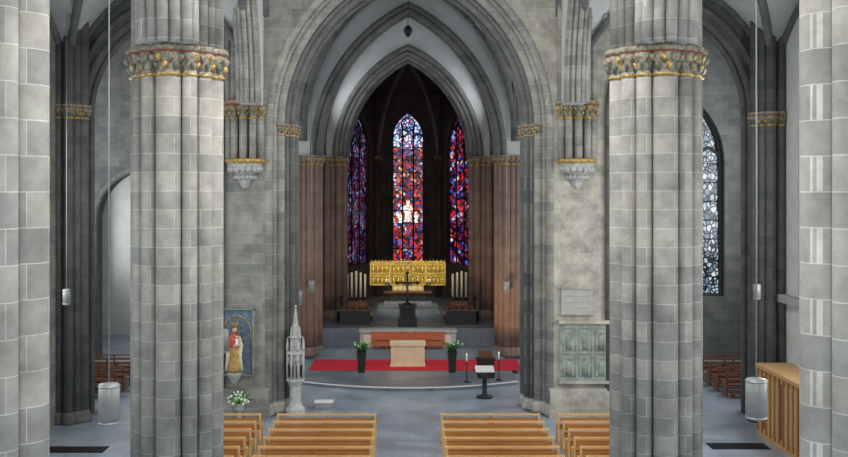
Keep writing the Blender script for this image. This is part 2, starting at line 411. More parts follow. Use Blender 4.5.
# wall responds in the aisles
def respond(cx, cy, zc, sg):
    b = B()
    b.box(min(cx, cx-sg*.8), max(cx, cx-sg*.8), cy-.5, cy+.45, 0, 16, 'dark')
    L = [(sg*.1, -.55, .17), (sg*.32, -.38, .13), (sg*.45, -.12, .2), (sg*.35, .15, .13), (-sg*.25, -.55, .13), (-sg*.6, -.5, .2)]
    for dx, dy, r in L:
        base(b, cx+dx, cy+dy, r, .0, 'dark'); b.cyl(cx+dx, cy+dy, r, .3, 15, 'dark', 14)
        capital(b, cx+dx, cy+dy, r, zc, zc+.45, 10, 1.3)
    return b.finish('wall_respond')
respond(-11.7, 33.0, 10.45, 1); respond(12.5, 33.0, 10.2, -1)
respond(-11.9, 20.0, 10.45, 1); respond(12.8, 20.0, 10.2, -1)

# ------------------------------------------------------------------ windows
def window(name, mapf, c, a, e, sill, zs, t, lights, gl, fr='dark', d=.16, topglass=None, r=.07, bars=1.1, figure=False):
    b = B()
    pts = arch_pts2(c, a, e, zs, sill, 14)
    b.extr(pts, mapf, t, t+.03, gl)
    if topglass:
        zt = zs - .6
        b.extr(arch_pts2(c, a*.98, e, zs, zt, 14), mapf, t-.02, t-.005, topglass)
    b.tube([mapf(x, t-.04, z) for x, z in pts], d, fr, 8, closed=True)
    w = 2*a/lights
    for i in range(1, lights):
        x = c-a+w*i; b.tube([mapf(x, t-.05, sill), mapf(x, t-.05, zs+az(x-c, a, e)*.55)], r, fr, 6)
    for i in range(lights):
        x = c-a+w*(i+.5)
        b.tube(arch_pts(x, w/2, w*.25, zs-.15, None, 6, t-.05, mapf), r*.9, fr, 6)
    zc = zs + az(0, a, e)*.52; rc = a*.42
    if a > .7:
        b.tube([mapf(c+rc*cos(2*pi*j/20), t-.05, zc+rc*sin(2*pi*j/20)) for j in range(20)], r*.9, fr, 6, closed=True)
        for j in range(6):
            q = 2*pi*j/6
            b.tube([mapf(c+rc*.95*cos(q), t-.05, zc+rc*.95*sin(q)), mapf(c+rc*.3*cos(q), t-.05, zc+rc*.3*sin(q))], r*.6, fr, 5)
    z = sill+bars
    while z < zs:
        b.tube([mapf(c-a, t-.03, z), mapf(c+a, t-.03, z)], .025, 'iron', 5); z += bars
    if figure:
        for dx, z0, s in ((0, 6.0, .95), (-.5, 5.9, .5), (.5, 5.9, .5)):
            P = [(-.26, 0), (.26, 0), (.2, .5), (.34, .8), (.3, 1.0), (.12, 1.15), (.12, 1.4), (-.12, 1.4), (-.12, 1.15), (-.3, 1.0), (-.34, .8), (-.2, .5)]
            b.extr([(c+dx+px*s, z0+pz*s) for px, pz in P], mapf, t-.03, t-.01, 'sgfig')
    return b.finish(name)

# apse (polygonal)
def rotmap(p0, p1):
    d = Vector((p1[0]-p0[0], p1[1]-p0[1])); L = d.length; d.normalize(); n = Vector((-d.y, d.x))
    if n.y < 0: n = -n
    return (lambda a, t, z: (p0[0]+d.x*a+n.x*t, p0[1]+d.y*a+n.y*t, z)), L
apse = [(-4.6, 51.0), (-4.5, 54.0), (-2.0, 60.0), (2.0, 60.0), (4.5, 54.0), (4.6, 51.0)]
b = B()
maps = []
for i in range(5):
    mf, L = rotmap(apse[i], apse[i+1])
    if i in (0, 4):
        x0, x1 = (-5.2, -4.5) if i == 0 else (4.5, 5.2)
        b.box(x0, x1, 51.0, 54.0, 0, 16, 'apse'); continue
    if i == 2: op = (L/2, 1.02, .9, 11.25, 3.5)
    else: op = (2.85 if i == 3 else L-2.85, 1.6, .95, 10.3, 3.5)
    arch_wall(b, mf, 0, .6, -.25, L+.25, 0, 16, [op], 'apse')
    b.tube(arch_pts(op[0], op[1]+.22, op[2], op[3], op[4], 10, -.05, mf), .1, 'apse', 8)
    maps.append((mf, op))
for (x, y) in apse[1:5]:
    b.cyl(x*.96, y-.15, .22, 1.3, 10, 'apse', 12); capital(b, x*.96, y-.15, .18, 9.7, 10.1, 8)
    P = [Vector((x*.94, y-.2, 10)), Vector((x*.9, y*.9+5.4-.0, 12.2)), Vector((x*.55, 53.5+(y-53.5)*.55, 14.3)), Vector((0, 53.5, 15.3))]
    pts = []
    for j in range(11):
        t = j/10; pts.append(P[0]*(1-t)**3 + P[1]*3*t*(1-t)**2 + P[2]*3*t*t*(1-t) + P[3]*t**3)
    b.tube(pts, .13, 'rib', 8)
top = (0, 53.5, 15.6)
ring = [(x*1.05, y+.1, 14.0) for x, y in apse]
for i in range(5): b.poly([ring[i], ring[i+1], top], 'apse')
b.poly([(-4.8, 51.0, 15.9), (4.8, 51.0, 15.9), (4.8, 54, 15.9), (0, 60, 15.9), (-4.8, 54, 15.9)], 'apse')
b.finish('wall_apse')
for i, (mf, op) in enumerate(maps):
    window('window_%d' % (i+1), mf, op[0], op[1], op[2], op[4], op[3], .12, 3, ('sgd', 'sgc', 'sg')[i],
           'black', .10, topglass='sgtop' if i == 1 else None, r=.05, bars=.8, figure=(i == 1))

# ------------------------------------------------------------------ crossing east wall / chancel arch Y 45-46
b = B()
AC, EC, ZC = 4.3, 3.4, 9.6
opc = (.02, AC, EC, ZC, None)
opw = (12.5, 2.5, 1.4, 9.3, 2.95); opl = (-12.6, 2.2, .3, 6.5, None)
arch_wall(b, MX, 45, 46, -17, -5.2, 0, 19, [opl], 'dark')
arch_wall(b, MX, 45, 46, 5.3, 17, 0, 19, [opw], 'dark')
for x0, x1 in ((-5.2, -4.28), (4.32, 5.3)): b.box(x0, x1, 45, 46, 0, ZC, 'brown')
arch_wall(b, MX, 45, 46, -5.2, 5.3, ZC, 19, [opc], 'plaster')
for sg in (-1, 1):
    for k, (dx, dy, r) in enumerate(((.0, .5, .2), (.12, .1, .16), (.36, -.08, .18), (.62, -.12, .14), (.86, -.1, .16))):
        x = .02+sg*(AC+dx); base(b, x, 45+dy, r, .16, 'brown'); b.cyl(x, 45+dy, r, .3, 9.3, 'brown', 14)
        capital(b, x, 45+dy, r, 9.2, 9.62, 10, 1.35, 'gold')
for a, y, r in ((AC, 45.05, .16), (AC-.12, 45.35, .12), (AC+.25, 44.95, .13), (AC, 45.9, .14)):
    b.tube(arch_pts(.02, a, EC, ZC, None, 18, y), r, 'rib', 8)
b.tube(arch_pts(-12.6, 2.25, .3, 6.5, .05, 12, 45), .16, 'rib', 8)
b.finish('wall_chancel_arch')
window('window_4', MX, 12.5, 2.5, 1.4, 2.95, 9.3, 45.5, 4, 'clear', 'black', .2, r=.09, bars=.9)
# choir bay side walls & inner arch Y 50
b = B()
for x0, x1 in ((-5.2, -4.5), (4.5, 5.2)): b.box(x0, x1, 46, 50, 0, 18, 'brown')
h3 = 5.3; a3 = 3.35; e3 = e_of(a3, h3)
for x0, x1 in ((-5.2, -3.35), (3.35, 5.2)): b.box(x0, x1, 50, 51, 0, 9.7, 'brown')
arch_wall(b, MX, 50, 51, -5.2, 5.2, 9.7, 18, [(0, a3, e3, 9.7, None)], 'plaster')
for sg in (-1, 1):
    for dx, dy, r in ((0, .1, .17), (.3, -.1, .2), (.62, -.12, .15), (.9, -.1, .2)):
        x = sg*(3.35+dx); base(b, x, 50+dy, r, 1.3, 'brown'); b.cyl(x, 50+dy, r, 1.4, 9.4, 'brown', 14)
        capital(b, x, 50+dy, r, 9.3, 9.72, 10, 1.35, 'gold')
arch_band(b, MX, 0, 3.35, 3.85, e3, 9.7, None, 49.85, 51, 'dark')
for a, y, r in ((3.35, 49.9, .15), (3.2, 50.3, .12), (3.55, 49.8, .12), (3.8, 49.75, .15)):
    b.tube(arch_pts(0, a, e3, 9.7, None, 16, y), r, 'rib', 8)
b.finish('wall_choir')

# ------------------------------------------------------------------ vaults (ceiling)
b = B()
vault(b, -5.0, 5.1, 34.9, 45.0, 10.4, 7.6, rr=.16)
vault(b, -17, -5.0, 34.7, 45.0, 10.4, 7.2, rr=.15); vault(b, 5.1, 17, 34.7, 45.0, 10.4, 7.2, rr=.15)
vault(b, -4.5, 4.5, 45.9, 50.0, 9.9, 7.4, rr=.15)
for y0, y1 in ((0, 10.25), (10.25, 20), (20, 33.5)):
    vault(b, LX+.5 if y0 < 20 else -5.1, RX-.5 if y0 < 20 else 5.4, y0, y1, 14.2, 5.0)
    vault(b, -12, LX-.5, y0, y1, 10.9, 4.6); vault(b, RX+.5, 12.9, y0, y1, 10.9, 4.6)
b.finish('ceiling', recalc=False)

# ------------------------------------------------------------------ outer walls
b = B()
arch_wall(b, MY, -12.7, -12.0, 0, 33.5, 0, 17, [(15, 2.6, 1.2, 9.8, 4.5), (27, 3.4, 1.0, 9.8, 4.5), (5, 2.6, 1.2, 9.8, 4.5)], 'wall')
b.finish('wall_left')
b = B()
arch_wall(b, MY, 12.9, 13.6, 0, 33.5, 0, 17, [(15, 2.6, 1.2, 9.8, 4.5), (27.8, 3.6, .8, 9.8, 4.5), (5, 2.6, 1.2, 9.8, 4.5)], 'white')
b.box(12.6, 13.0, 22, 33.0, 4.2, 4.45, 'pale')
b.finish('wall_right')
k = 5
for mf, t, cs in ((MY, -12.35, ((15, 2.6, 1.2), (27, 3.4, 1.0))), (MY, 13.3, ((15, 2.6, 1.2), (27.8, 3.6, .8)))):
    for c, a, e in cs:
        window('window_%d' % k, mf, c, a, e, 4.5, 9.8, t, 4, 'clear', 'dark', .14, r=.09, bars=1.0); k += 1
b = B(); b.box(-17.6, -17, 33.5, 53, 0, 19, 'white'); b.finish('wall_transept_left')
b = B(); b.box(17, 17.6, 33.5, 46, 0, 19, 'white'); b.finish('wall_transept_right')
b = B(); b.box(-17, -5.4, 52.4, 53, 0, 10, 'white'); b.box(-17,-5.4,46,53,9.9,10.1,'plaster'); b.finish('wall_chapel')

# ------------------------------------------------------------------ floor
b = B(); b.box(-17.6, 17.6, -4, 60.7, -.3, 0, 'floor'); b.finish('floor')
b = B()
pts = [(-4.4, 44.9)]
n = 24
for i in range(n+1):
    x = -4.4+8.9*i/n; pts.append((x, 39.0-1.25*(1-((x-.05)/4.45)**2)))
pts.append((4.5, 44.9))
mz = lambda a, t, z: (a, z, t)
b.extr(pts, mz, 0, .15, 'floorc')
b.tube([(p[0], p[1]-.0, .135) for p in pts[1:-1]], .03, 'cloth', 6)
b.finish('chancel_step')
b = B(); b.box(-5.2, 5.2, 44.9, 50.95, 0.0, .45, 'floorc'); b.box(-4.4, 4.4, 46.0, 59.8, .45, 1.3, 'floorc')
b.box(-2.3, 2.3, 45.4, 46.1, .45, 1.3, 'pale'); b.box(-2.35, 2.35, 45.3, 46.1, 1.2, 1.32, 'pale')
for i in range(6): b.box(-2.1+i*.72, -1.55+i*.72, 45.36, 45.42, .55, 1.1, 'cream')
for i in range(3): b.box(-1.8+i*.1, 1.8-i*.1, 49.6+i*.4, 53.5, 1.3+.17*i, 1.3+.17*(i+1), 'floorc')
b.finish('sanctuary_platform')
b = B(); b.box(-4.3, 5.0, 41.3, 43.9, .15, .17, 'carpet'); b.finish('red_carpet')
b = B()
for x0, x1, y0, y1 in ((-11.2, -9.3, 28.9, 29.6),):
    b.box(x0, x1, y0, y1, 0, .015, 'grate')
    for i in range(12): b.box(x0+.05+i*.155, x0+.12+i*.155, y0+.05, y1-.05, .015, .025, 'iron')
b.finish('floor_grate')
b = B()
for x0, x1, y0, y1 in ((9.4, 11.2, 29.3, 30.0), (9.4, 11.2, 27.7, 28.2)):
    b.box(x0, x1, y0, y1, 0, .015, 'grate')
    for i in range(11): b.box(x0+.05+i*.155, x0+.12+i*.155, y0+.05, y1-.05, .015, .025, 'iron')
b.finish('floor_grate')

# ------------------------------------------------------------------ pews
def pew_mesh(L, mat, rail):
    b = B(); h = L/2
    P = [(-.28, 0), (-.30, .12), (-.26, .45), (-.30, .92), (-.24, .96), (-.19, .6), (.16, .58), (.22, .5), (.2, .12), (.24, 0)]
    for x in (-h, h-.06): b.extr([(p[0], p[1]) for p in P], lambda a, t, z: (t, a, z), x, x+.06, rail)
    if L > 2.5: b.extr(P, lambda a, t, z: (t, a, z), -.03, .03, mat)
    b.box(-h+.06, h-.06, -.2, .2, .42, .46, mat)                 # seat
    def slat(z0, z1, d=.025):
        y = -.2-.06*(z0-.45)/.45
        b.box(-h+.06, h-.06, y-d-.02, y-.0, z0, z1, mat)
    slat(.52, .60); slat(.72, .82)
    b.box(-h+.03, h-.03, -.30, -.24, .90, .955, rail)            # top rail
    b.box(-h+.06, h-.06, -.40, -.28, .62, .64, mat)              # book ledge
    b.box(-h+.06, h-.06, -.6, -.42, .16, .2, mat)                # kneeler
    for x in (-h+.2, h-.25): b.box(x, x+.05, -.55, -.25, .0, .16, mat)
    o = b.finish('church_pew'); me = o.data; bpy.data.objects.remove(o); return me
def put(me, name, x, y, z=0, rz=0):
    o = bpy.data.objects.new(name, me); S.collection.objects.link(o); o.location = (x, y, z); o.rotation_euler[2] = rz; return o
m1 = pew_mesh(3.12, 'pew', 'pewl'); m2 = pew_mesh(1.75, 'pew', 'pewl'); m3 = pew_mesh(2.6, 'pewd', 'pewd')
for i in range(9):
    y = 30.2-.95*i
    put(m1, 'church_pew', -2.56, y); put(m1, 'church_pew', 2.6, y)
    if y > 22: put(m2, 'church_pew', -5.5, y); put(m2, 'church_pew', 5.6, y)
for i in range(5):
    put(m3, 'transept_pew', -12.6, 37.0+1.0*i); put(m3, 'transept_pew', 13.6, 37.0+1.0*i)
# low red bench before the sanctuary
b = B()
b.box(-1.75, 1.75, 44.95, 45.25, .9, .95, 'redwood'); b.box(-1.75, 1.75, 45.22, 45.28, .95, 1.25, 'redwood')
for i in range(6):
    x = -1.7+i*.67; b.box(x, x+.05, 44.97, 45.25, .45, .9, 'redwood')
b.box(-1.75, 1.75, 45.0, 45.04, .6, .85, 'redwood')
b.finish('sedilia_bench')

# ------------------------------------------------------------------ altar
b = B()
b.box(-.76, .74, 42.15, 42.85, .17, 1.08, 'altar'); b.box(-.8, .78, 42.1, 42.9, 1.08, 1.22, 'altar')
b.box(-.79, .77, 42.12, 42.88, .17, .24, 'altar')
for x in (-.7, .66): b.box(x-.02, x+.05, 42.12, 42.16, .24, 1.08, 'altar')
b.finish('stone_altar')
# potted plants
def plant(x, y):
    b = B()
    b.lathe(x, y, [(.19, .15), (.2, .2), (.27, .98), (.29, 1.0), (.29, 1.05), (.24, 1.05), (.24, .98)], 'black', 4, rot=pi/4, smooth=False)
    for i in range(46):
        a = random.uniform(0, 2*pi); l = random.uniform(.25, .55); s = random.uniform(.1, .3)
        p0 = Vector((x+.08*cos(a), y+.08*sin(a), 1.0)); p1 = p0+Vector((s*.5*cos(a), s*.5*sin(a), l*.7)); p2 = p0+Vector((s*1.3*cos(a), s*1.3*sin(a), l*random.uniform(.6, 1)))
        b.tube([p0, p1, p2], [.012, .045, .006], 'leaf', 4)
        if i % 9 == 0: b.ball(p2, .04, 'petal', 6)
    b.finish('potted_plant')
plant(-2.0, 40.9); plant(1.9, 40.9)

# high altar with gilded winged retable
b = B()
Y = 52
b.box(-1.3, 1.3, Y-.4, Y+.5, 1.81, 1.95, 'floorc'); b.box(-1.0, 1.0, Y-.3, Y+.4, 1.95, 2.4, 'black'); b.box(-1.3, 1.3, Y-.45, Y+.5, 2.4, 2.5, 'pewd')
b.finish('high_altar')
b = B()
b.box(-.85, .85, Y-.1, Y+.35, 2.5, 2.8, 'goldr')
for i in range(6): b.box(-.78+i*.27, -.6+i*.27, Y-.13, Y-.1, 2.56, 2.74, 'cream')
b.box(-.95, .95, Y, Y+.3, 2.78, 4.1, 'goldr')
b.box(-2.08, -.97, Y, Y+.15, 2.8, 4.08, 'goldr'); b.box(.97, 2.05, Y, Y+.15, 2.8, 4.08, 'goldr')
def frame(x0, x1, z0, z1, w=.05, d=.1):
    b.box(x0, x1, Y-d, Y, z0, z0+w, 'goldr'); b.box(x0, x1, Y-d, Y, z1-w, z1, 'goldr'); b.box(x0, x0+w, Y-d, Y, z0, z1, 'goldr'); b.box(x1-w, x1, Y-d, Y, z0, z1, 'goldr')
for (xa, xb, nc) in ((-2.08, -.99, 4), (-.97, .97, 7), (.99, 2.05, 4)):
    frame(xa, xb, 2.78, 4.1)
    w = (xb-xa-.1)/nc
    for r in range(2):
        z0 = 2.86+r*.62
        b.box(xa+.04, xb-.04, Y-.12, Y, z0-.05, z0, 'goldr')
        for c in range(nc):
            x = xa+.05+w*(c+.5)
            b.tube(arch_pts(x, w*.42, w*.2, z0+.38, z0, 5, Y-.06), .02, 'goldr', 5)
            b.box(x-w*.32, x+w*.32, Y-.015, Y-.005, z0+.02, z0+.4, 'redwood')
            b.lathe(x, Y-.05, [(.075, z0), (.06, z0+.15), (.075, z0+.28), (.03, z0+.33)], 'goldr', 8)
            b.ball((x, Y-.05, z0+.38), .05, 'goldr', 8)
# central larger figure group and cresting
b.box(-.2, .2, Y-.13, Y, 2.88, 3.95, 'gold')
b.lathe(0, Y-.14, [(.15, 2.9), (.11, 3.2), (.15, 3.5), (.05, 3.62)], 'goldr', 10); b.ball((0, Y-.14, 3.72), .085, 'goldr', 8)
for i in range(21): b.lathe(-2.0+i*.2, Y, [(.05, 4.08), (.01, 4.2)], 'gold', 5)
b.finish('gilded_retable')
# tabernacle and crucifix
b = B()
b.box(-.5, .45, 46.4, 47.1, 1.3, 1.7, 'black'); b.box(-.42, .37, 46.45, 47.05, 1.7, 2.3, 'black'); b.box(-.48, .43, 46.4, 47.1, 2.3, 2.38, 'black')
b.box(-.3, -.04, 46.42, 46.46, 1.78, 2.22, 'iron'); b.box(-.0, .26, 46.42, 46.46, 1.78, 2.22, 'iron')
b.finish('tabernacle_cabinet')
b = B()
cx, cy = -.03, 46.7
b.lathe(cx, cy, [(.2, 2.38), (.2, 2.42), (.06, 2.5), (.04, 2.7)], 'iron', 10)
b.box(cx-.05, cx+.05, cy-.03, cy+.03, 2.6, 3.9, 'black'); b.box(cx-.5, cx+.5, cy-.03, cy+.03, 3.38, 3.48, 'black')
for dx, z in ((-.5, 3.43), (.5, 3.43), (0, 3.93)): b.ball((cx+dx, cy, z), .09, 'black', 8)
# corpus
b.tube([(cx, cy-.07, 2.85), (cx, cy-.1, 3.05), (cx-.01, cy-.08, 3.2), (cx, cy-.08, 3.35)], [.025, .04, .055, .065], 'pewd', 8)
b.tube([(cx-.42, cy-.06, 3.45), (cx-.2, cy-.08, 3.38), (cx, cy-.08, 3.35), (cx+.2, cy-.08, 3.38), (cx+.42, cy-.06, 3.45)], [.018, .025, .04, .025, .018], 'pewd', 6)
b.ball((cx+.02, cy-.1, 3.48), .055, 'pewd', 8)
b.finish('altar_crucifix')
# choir stalls
def stalls(x0, x1):
    b = B(); y = 47.2
    b.box(x0, x1, y, y+2.4, 1.3, 1.45, 'black')
    b.box(x0, x1, y, y+.08, 1.45, 2.0, 'black'); b.box(x0-.03, x1+.03, y-.05, y+.2, 2.0, 2.06, 'pewd')
    out = x0 if x0 < 0 else x1-.1
    b.box(out, out+.1, y, y+2.4, 1.45, 2.5, 'black')
    for i in range(4):
        b.box(min(x0, x1)+.05, max(x0, x1)-.05, y+.5+i*.55, y+.56+i*.55, 1.45, 2.0, 'pewd')
        b.box(min(x0, x1)+.05, max(x0, x1)-.05, y+.5+i*.55, y+.9+i*.55, 1.7, 1.75, 'black')
    for i in range(5):
        x = x0+(x1-x0)*(i+.5)/5; b.lathe(x, y+.05, [(.05, 2.06), (.07, 2.12), (.02, 2.2)], 'black', 6)
    b.finish('choir_stalls')
stalls(-3.5, -1.9); stalls(1.9, 3.5)
# rows of tall white candles on stands beside the high altar
def candles(xc):
    b = B()
    b.box(xc-.62, xc+.62, 53.0, 53.5, 1.3, 1.75, 'pewd'); b.box(xc-.66, xc+.66, 52.96, 53.54, 1.75, 1.8, 'pewd')
    for i in range(5):
        x = xc-.5+i*.25
        b.lathe(x, 53.2, [(.1, 1.8), (.1, 1.84), (.03, 1.88), (.03, 1.95), (.09, 1.98), (.09, 2.0)], 'iron', 10)
        b.lathe(x, 53.2, [(.065, 2.0), (.065, 3.45-.08*abs(i-2)), (.02, 3.47-.08*abs(i-2))], 'cream', 12)
    b.finish('candle_rack')
candles(-2.9); candles(3.0)

# candlesticks
def candle(x, y, z, h=1.15):
    b = B()
    b.lathe(x, y, [(.14, z), (.14, z+.03), (.03, z+.08), (.02, z+h*.5), (.035, z+h*.52), (.02, z+h*.54), (.02, z+h*.72), (.06, z+h*.74), (.06, z+h*.76)], 'iron', 10)
    b.cyl(x, y, .035, z+h*.76, z+h*1.02, 'cloth', 8); b.lathe(x, y, [(.006, z+h*1.02), (.014, z+h*1.04), (.002, z+h*1.08)], 'flame', 6)
    b.finish('altar_candlestick')
candle(2.4, 38.8, .15, 1.1); candle(3.75, 39.2, .15, 1.1)
for x in (-1.2, -1.05, 1.05, 1.2): candle(x, 51.72, 2.5, .6)

# lectern (ambo)
b = B()
x, y = 2.95, 36.6
b.lathe(x, y, [(.32, 0), (.32, .06), (.1, .12), (.08, .9), (.16, 1.0)], 'iron', 10)
b.box(x-.38, x+.38, y-.28, y+.28, .98, 1.02, 'black')
b.add([(x-.36, y-.26, 1.02), (x+.36, y-.26, 1.02), (x+.36, y+.26, 1.16), (x-.36, y+.26, 1.16), (x-.36, y-.26, 1.05), (x+.36, y-.26, 1.05), (x+.36, y+.26, 1.19), (x-.36, y+.26, 1.19)],
      [(3,2,1,0),(4,5,6,7),(0,1,5,4),(1,2,6,5),(2,3,7,6),(3,0,4,7)], 'cloth')
b.box(x-.15, x+.15, y-.29, y-.27, .78, 1.0, 'black')
b.finish('lectern')
b = B()
b.box(2.9, 3.6, 39.6, 40.1, .15, .9, 'black'); b.box(2.85, 3.65, 39.55, 40.15, .9, .95, 'black'); b.box(2.95, 3.55, 39.95, 40.05, .95, 1.25, 'pewd')
b.finish('credence_table')

# ------------------------------------------------------------------ sacrament tower
b = B()
x, y = -4.02, 33.95
b.lathe(x, y, [(.36, 0), (.36, .2), (.26, .3), (.21, .4), (.21, 1.0), (.3, 1.15), (.34, 1.2), (.34, 1.28)], 'pale', 8, rot=pi/8, smooth=False)
b.lathe(x, y, [(.23, 1.28), (.23, 2.1), (.32, 2.15), (.32, 2.2), (.2, 2.3)], 'pale', 8, rot=pi/8, smooth=False)
for i in range(8):
    a = 2*pi*i/8+pi/8; px, py = x+.3*cos(a), y+.3*sin(a)
    b.cyl(px, py, .035, 1.28, 2.3, 'pale', 6); b.lathe(px, py, [(.05, 2.3), (.05, 2.36), (.008, 2.75)], 'pale', 6)
    a2 = 2*pi*(i+.5)/8
    q = [(x+.28*cos(a2)-.1*sin(a2)*k, y+.28*sin(a2)+.1*cos(a2)*k, z) for k, z in ((-1, 1.85), (-.6, 2.0), (0, 2.12), (.6, 2.0), (1, 1.85))]
    b.tube(q, .02, 'pale', 5)
    b.box(x+.23*cos(a2)-.05, x+.23*cos(a2)+.05, y+.23*sin(a2)-.05, y+.23*sin(a2)+.05, 1.35, 1.75, 'black')
b.lathe(x, y, [(.2, 2.25), (.2, 2.7), (.27, 2.75), (.16, 2.82), (.1, 3.2), (.02, 3.82)], 'pale', 8, rot=pi/8, smooth=False)
for i in range(4):
    a = pi*i/2+pi/4; b.lathe(x+.2*cos(a), y+.2*sin(a), [(.035, 2.6), (.035, 2.85), (.005, 3.15)], 'pale', 6)
for j in range(5):
    for i in range(4):
        a = pi*i/2; r = .12-.02*j; b.ball((x+r*cos(a), y+r*sin(a), 2.95+.16*j), .03, 'pale', 5)
b.ball((x, y, 3.84), .05, 'pale', 6)
b.finish('sacrament_tower')

# ------------------------------------------------------------------ Madonna statue with painted panel
b = B()
b.box(-6.6, -5.42, 33.40, 33.49, 1.5, 3.8, 'niche')
for x0, x1, z0, z1 in ((-6.62, -6.56, 1.5, 3.82), (-5.46, -5.4, 1.5, 3.82), (-6.62, -5.4, 1.46, 1.52), (-6.62, -5.4, 3.78, 3.84)): b.box(x0, x1, 33.34, 33.49, z0, z1, 'wall')
b.tube(arch_pts(-6.01, .5, .1, 3.0, 1.52, 8, 33.38), .02, 'gold', 6)
for i in range(16):
    a = 2*pi*i/16; b.tube([(-6.1+.25*cos(a), 33.38, 2.75+.5*sin(a)), (-6.1+.42*cos(a), 33.38, 2.75+.8*sin(a))], [.02, .004], 'gold', 4)
b.finish('painted_panel')
b = B()
cx, cy = -6.05, 33.06
b.lathe(cx, cy+.05, [(.05, 1.25), (.16, 1.4), (.25, 1.55), (.27, 1.6), (.27, 1.66)], 'pale', 8, smooth=False)
rings = [(1.66, .25, .2), (1.8, .24, .19), (2.05, .2, .17), (2.3, .185, .15), (2.5, .17, .13), (2.62, .15, .115), (2.78, .19, .125), (2.88, .19, .11), (2.95, .12, .08), (2.99, .055, .055), (3.05, .05, .05)]
n = 28; vs = []; fs = []
for j, (z, rx, ry) in enumerate(rings):
    sway = .035*sin((z-1.66)*2.6)
    for i in range(n):
        a = 2*pi*i/n; k = 1+.10*max(0, (2.55-z))*cos(7*a+z*1.5)
        vs.append((cx+sway+rx*k*cos(a), cy+ry*k*sin(a), z))
for j in range(len(rings)-1):
    for i in range(n): k = (i+1) % n; fs.append((j*n+i, j*n+k, (j+1)*n+k, (j+1)*n+i))
fs.append(tuple(range(n-1,-1,-1)))
b.add(vs, fs[:n*4]+fs[-1:], 'gold', True); b.add(vs, fs[n*4:-1], 'robeR', True)
# mantle falling at the sides
for sg in (-1, 1):
    b.tube([(cx+sg*.16, cy+.02, 2.9), (cx+sg*.23, cy, 2.6), (cx+sg*.2, cy-.02, 2.2), (cx+sg*.24, cy, 1.72)], [.05, .08, .07, .09], 'robe', 8)
hx = cx+.02
b.ball((hx, cy-.01, 3.14), .085, 'skin', 12, 1.25); b.ball((hx, cy+.03, 3.16), .1, 'hair', 12, 1.2)
for dx in (-.03, .03): b.ball((hx+dx, cy-.085, 3.155), .012, 'black', 6)
b.tube([(hx, cy-.09, 3.16), (hx, cy-.108, 3.125)], [.008, .014], 'skin', 5); b.ball((hx, cy-.088, 3.09), .016, 'robeR', 6, .4)
b.tube([(hx+.08, cy+.03, 3.15), (hx+.1, cy+.02, 3.0), (hx+.12, cy-.02, 2.85)], [.04, .045, .02], 'hair', 6)
b.tube([(hx-.08, cy+.03, 3.15), (hx-.1, cy+.02, 3.0), (hx-.12, cy-.02, 2.85)], [.04, .045, .02], 'hair', 6)
b.lathe(hx, cy+.01, [(.088, 3.2), (.095, 3.26), (.12, 3.3), (.1, 3.27)], 'gold', 12)
for i in range(8):
    a = 2*pi*i/8; b.lathe(hx+.11*cos(a), cy+.01+.11*sin(a), [(.02, 3.27), (.024, 3.33), (.004, 3.38)], 'gold', 5)
# arms
def hand(p, d):
    p = Vector(p); d = Vector(d).normalized(); s = d.orthogonal().normalized()
    b.tube([p, p+d*.05], [.022, .028], 'skin', 6)
    for i in range(4):
        o = p+d*.05+s*(-.02+.0135*i); l = (.04, .05, .052, .042)[i]
        b.tube([o, o+d*l*.6, o+d*l+Vector((0, .01, -.008))], [.007, .0065, .005], 'skin', 5)
    b.tube([p+d*.01+s*.02, p+d*.04+s*.045], [.008, .006], 'skin', 5)
b.tube([(cx-.17, cy, 2.86), (cx-.25, cy-.05, 2.62), (cx-.16, cy-.2, 2.6)], [.055, .05, .03], 'robe', 8); hand((cx-.16, cy-.2, 2.6), (-.1, -.6, .5))
b.tube([(cx+.17, cy, 2.86), (cx+.25, cy-.05, 2.64), (cx+.12, cy-.19, 2.62)], [.055, .05, .032], 'robe', 8); hand((cx+.12, cy-.19, 2.62), (-.8, -.3, .1))
# child on arm
b.tube([(cx+.12, cy-.2, 2.63), (cx+.13, cy-.19, 2.72), (cx+.13, cy-.17, 2.82), (cx+.13, cy-.17, 2.86)], [.06, .06, .05, .02], 'cloth', 8)
b.ball((cx+.13, cy-.18, 2.92), .052, 'skin', 8); b.ball((cx+.13, cy-.165, 2.935), .053, 'hair', 8)
b.tube([(cx+.1, cy-.2, 2.65), (cx+.06, cy-.28, 2.62), (cx+.05, cy-.27, 2.52)], [.028, .022, .014], 'skin', 6)
b.tube([(cx+.15, cy-.2, 2.65), (cx+.14, cy-.29, 2.63), (cx+.13, cy-.28, 2.53)], [.028, .022, .014], 'skin', 6)
b.tube([(cx+.09, cy-.18, 2.82), (cx+.02, cy-.22, 2.83)], [.018, .012], 'skin', 6); b.tube([(cx+.17, cy-.18, 2.82), (cx+.2, cy-.25, 2.86)], [.018, .012], 'skin', 6)
b.finish('madonna_statue')

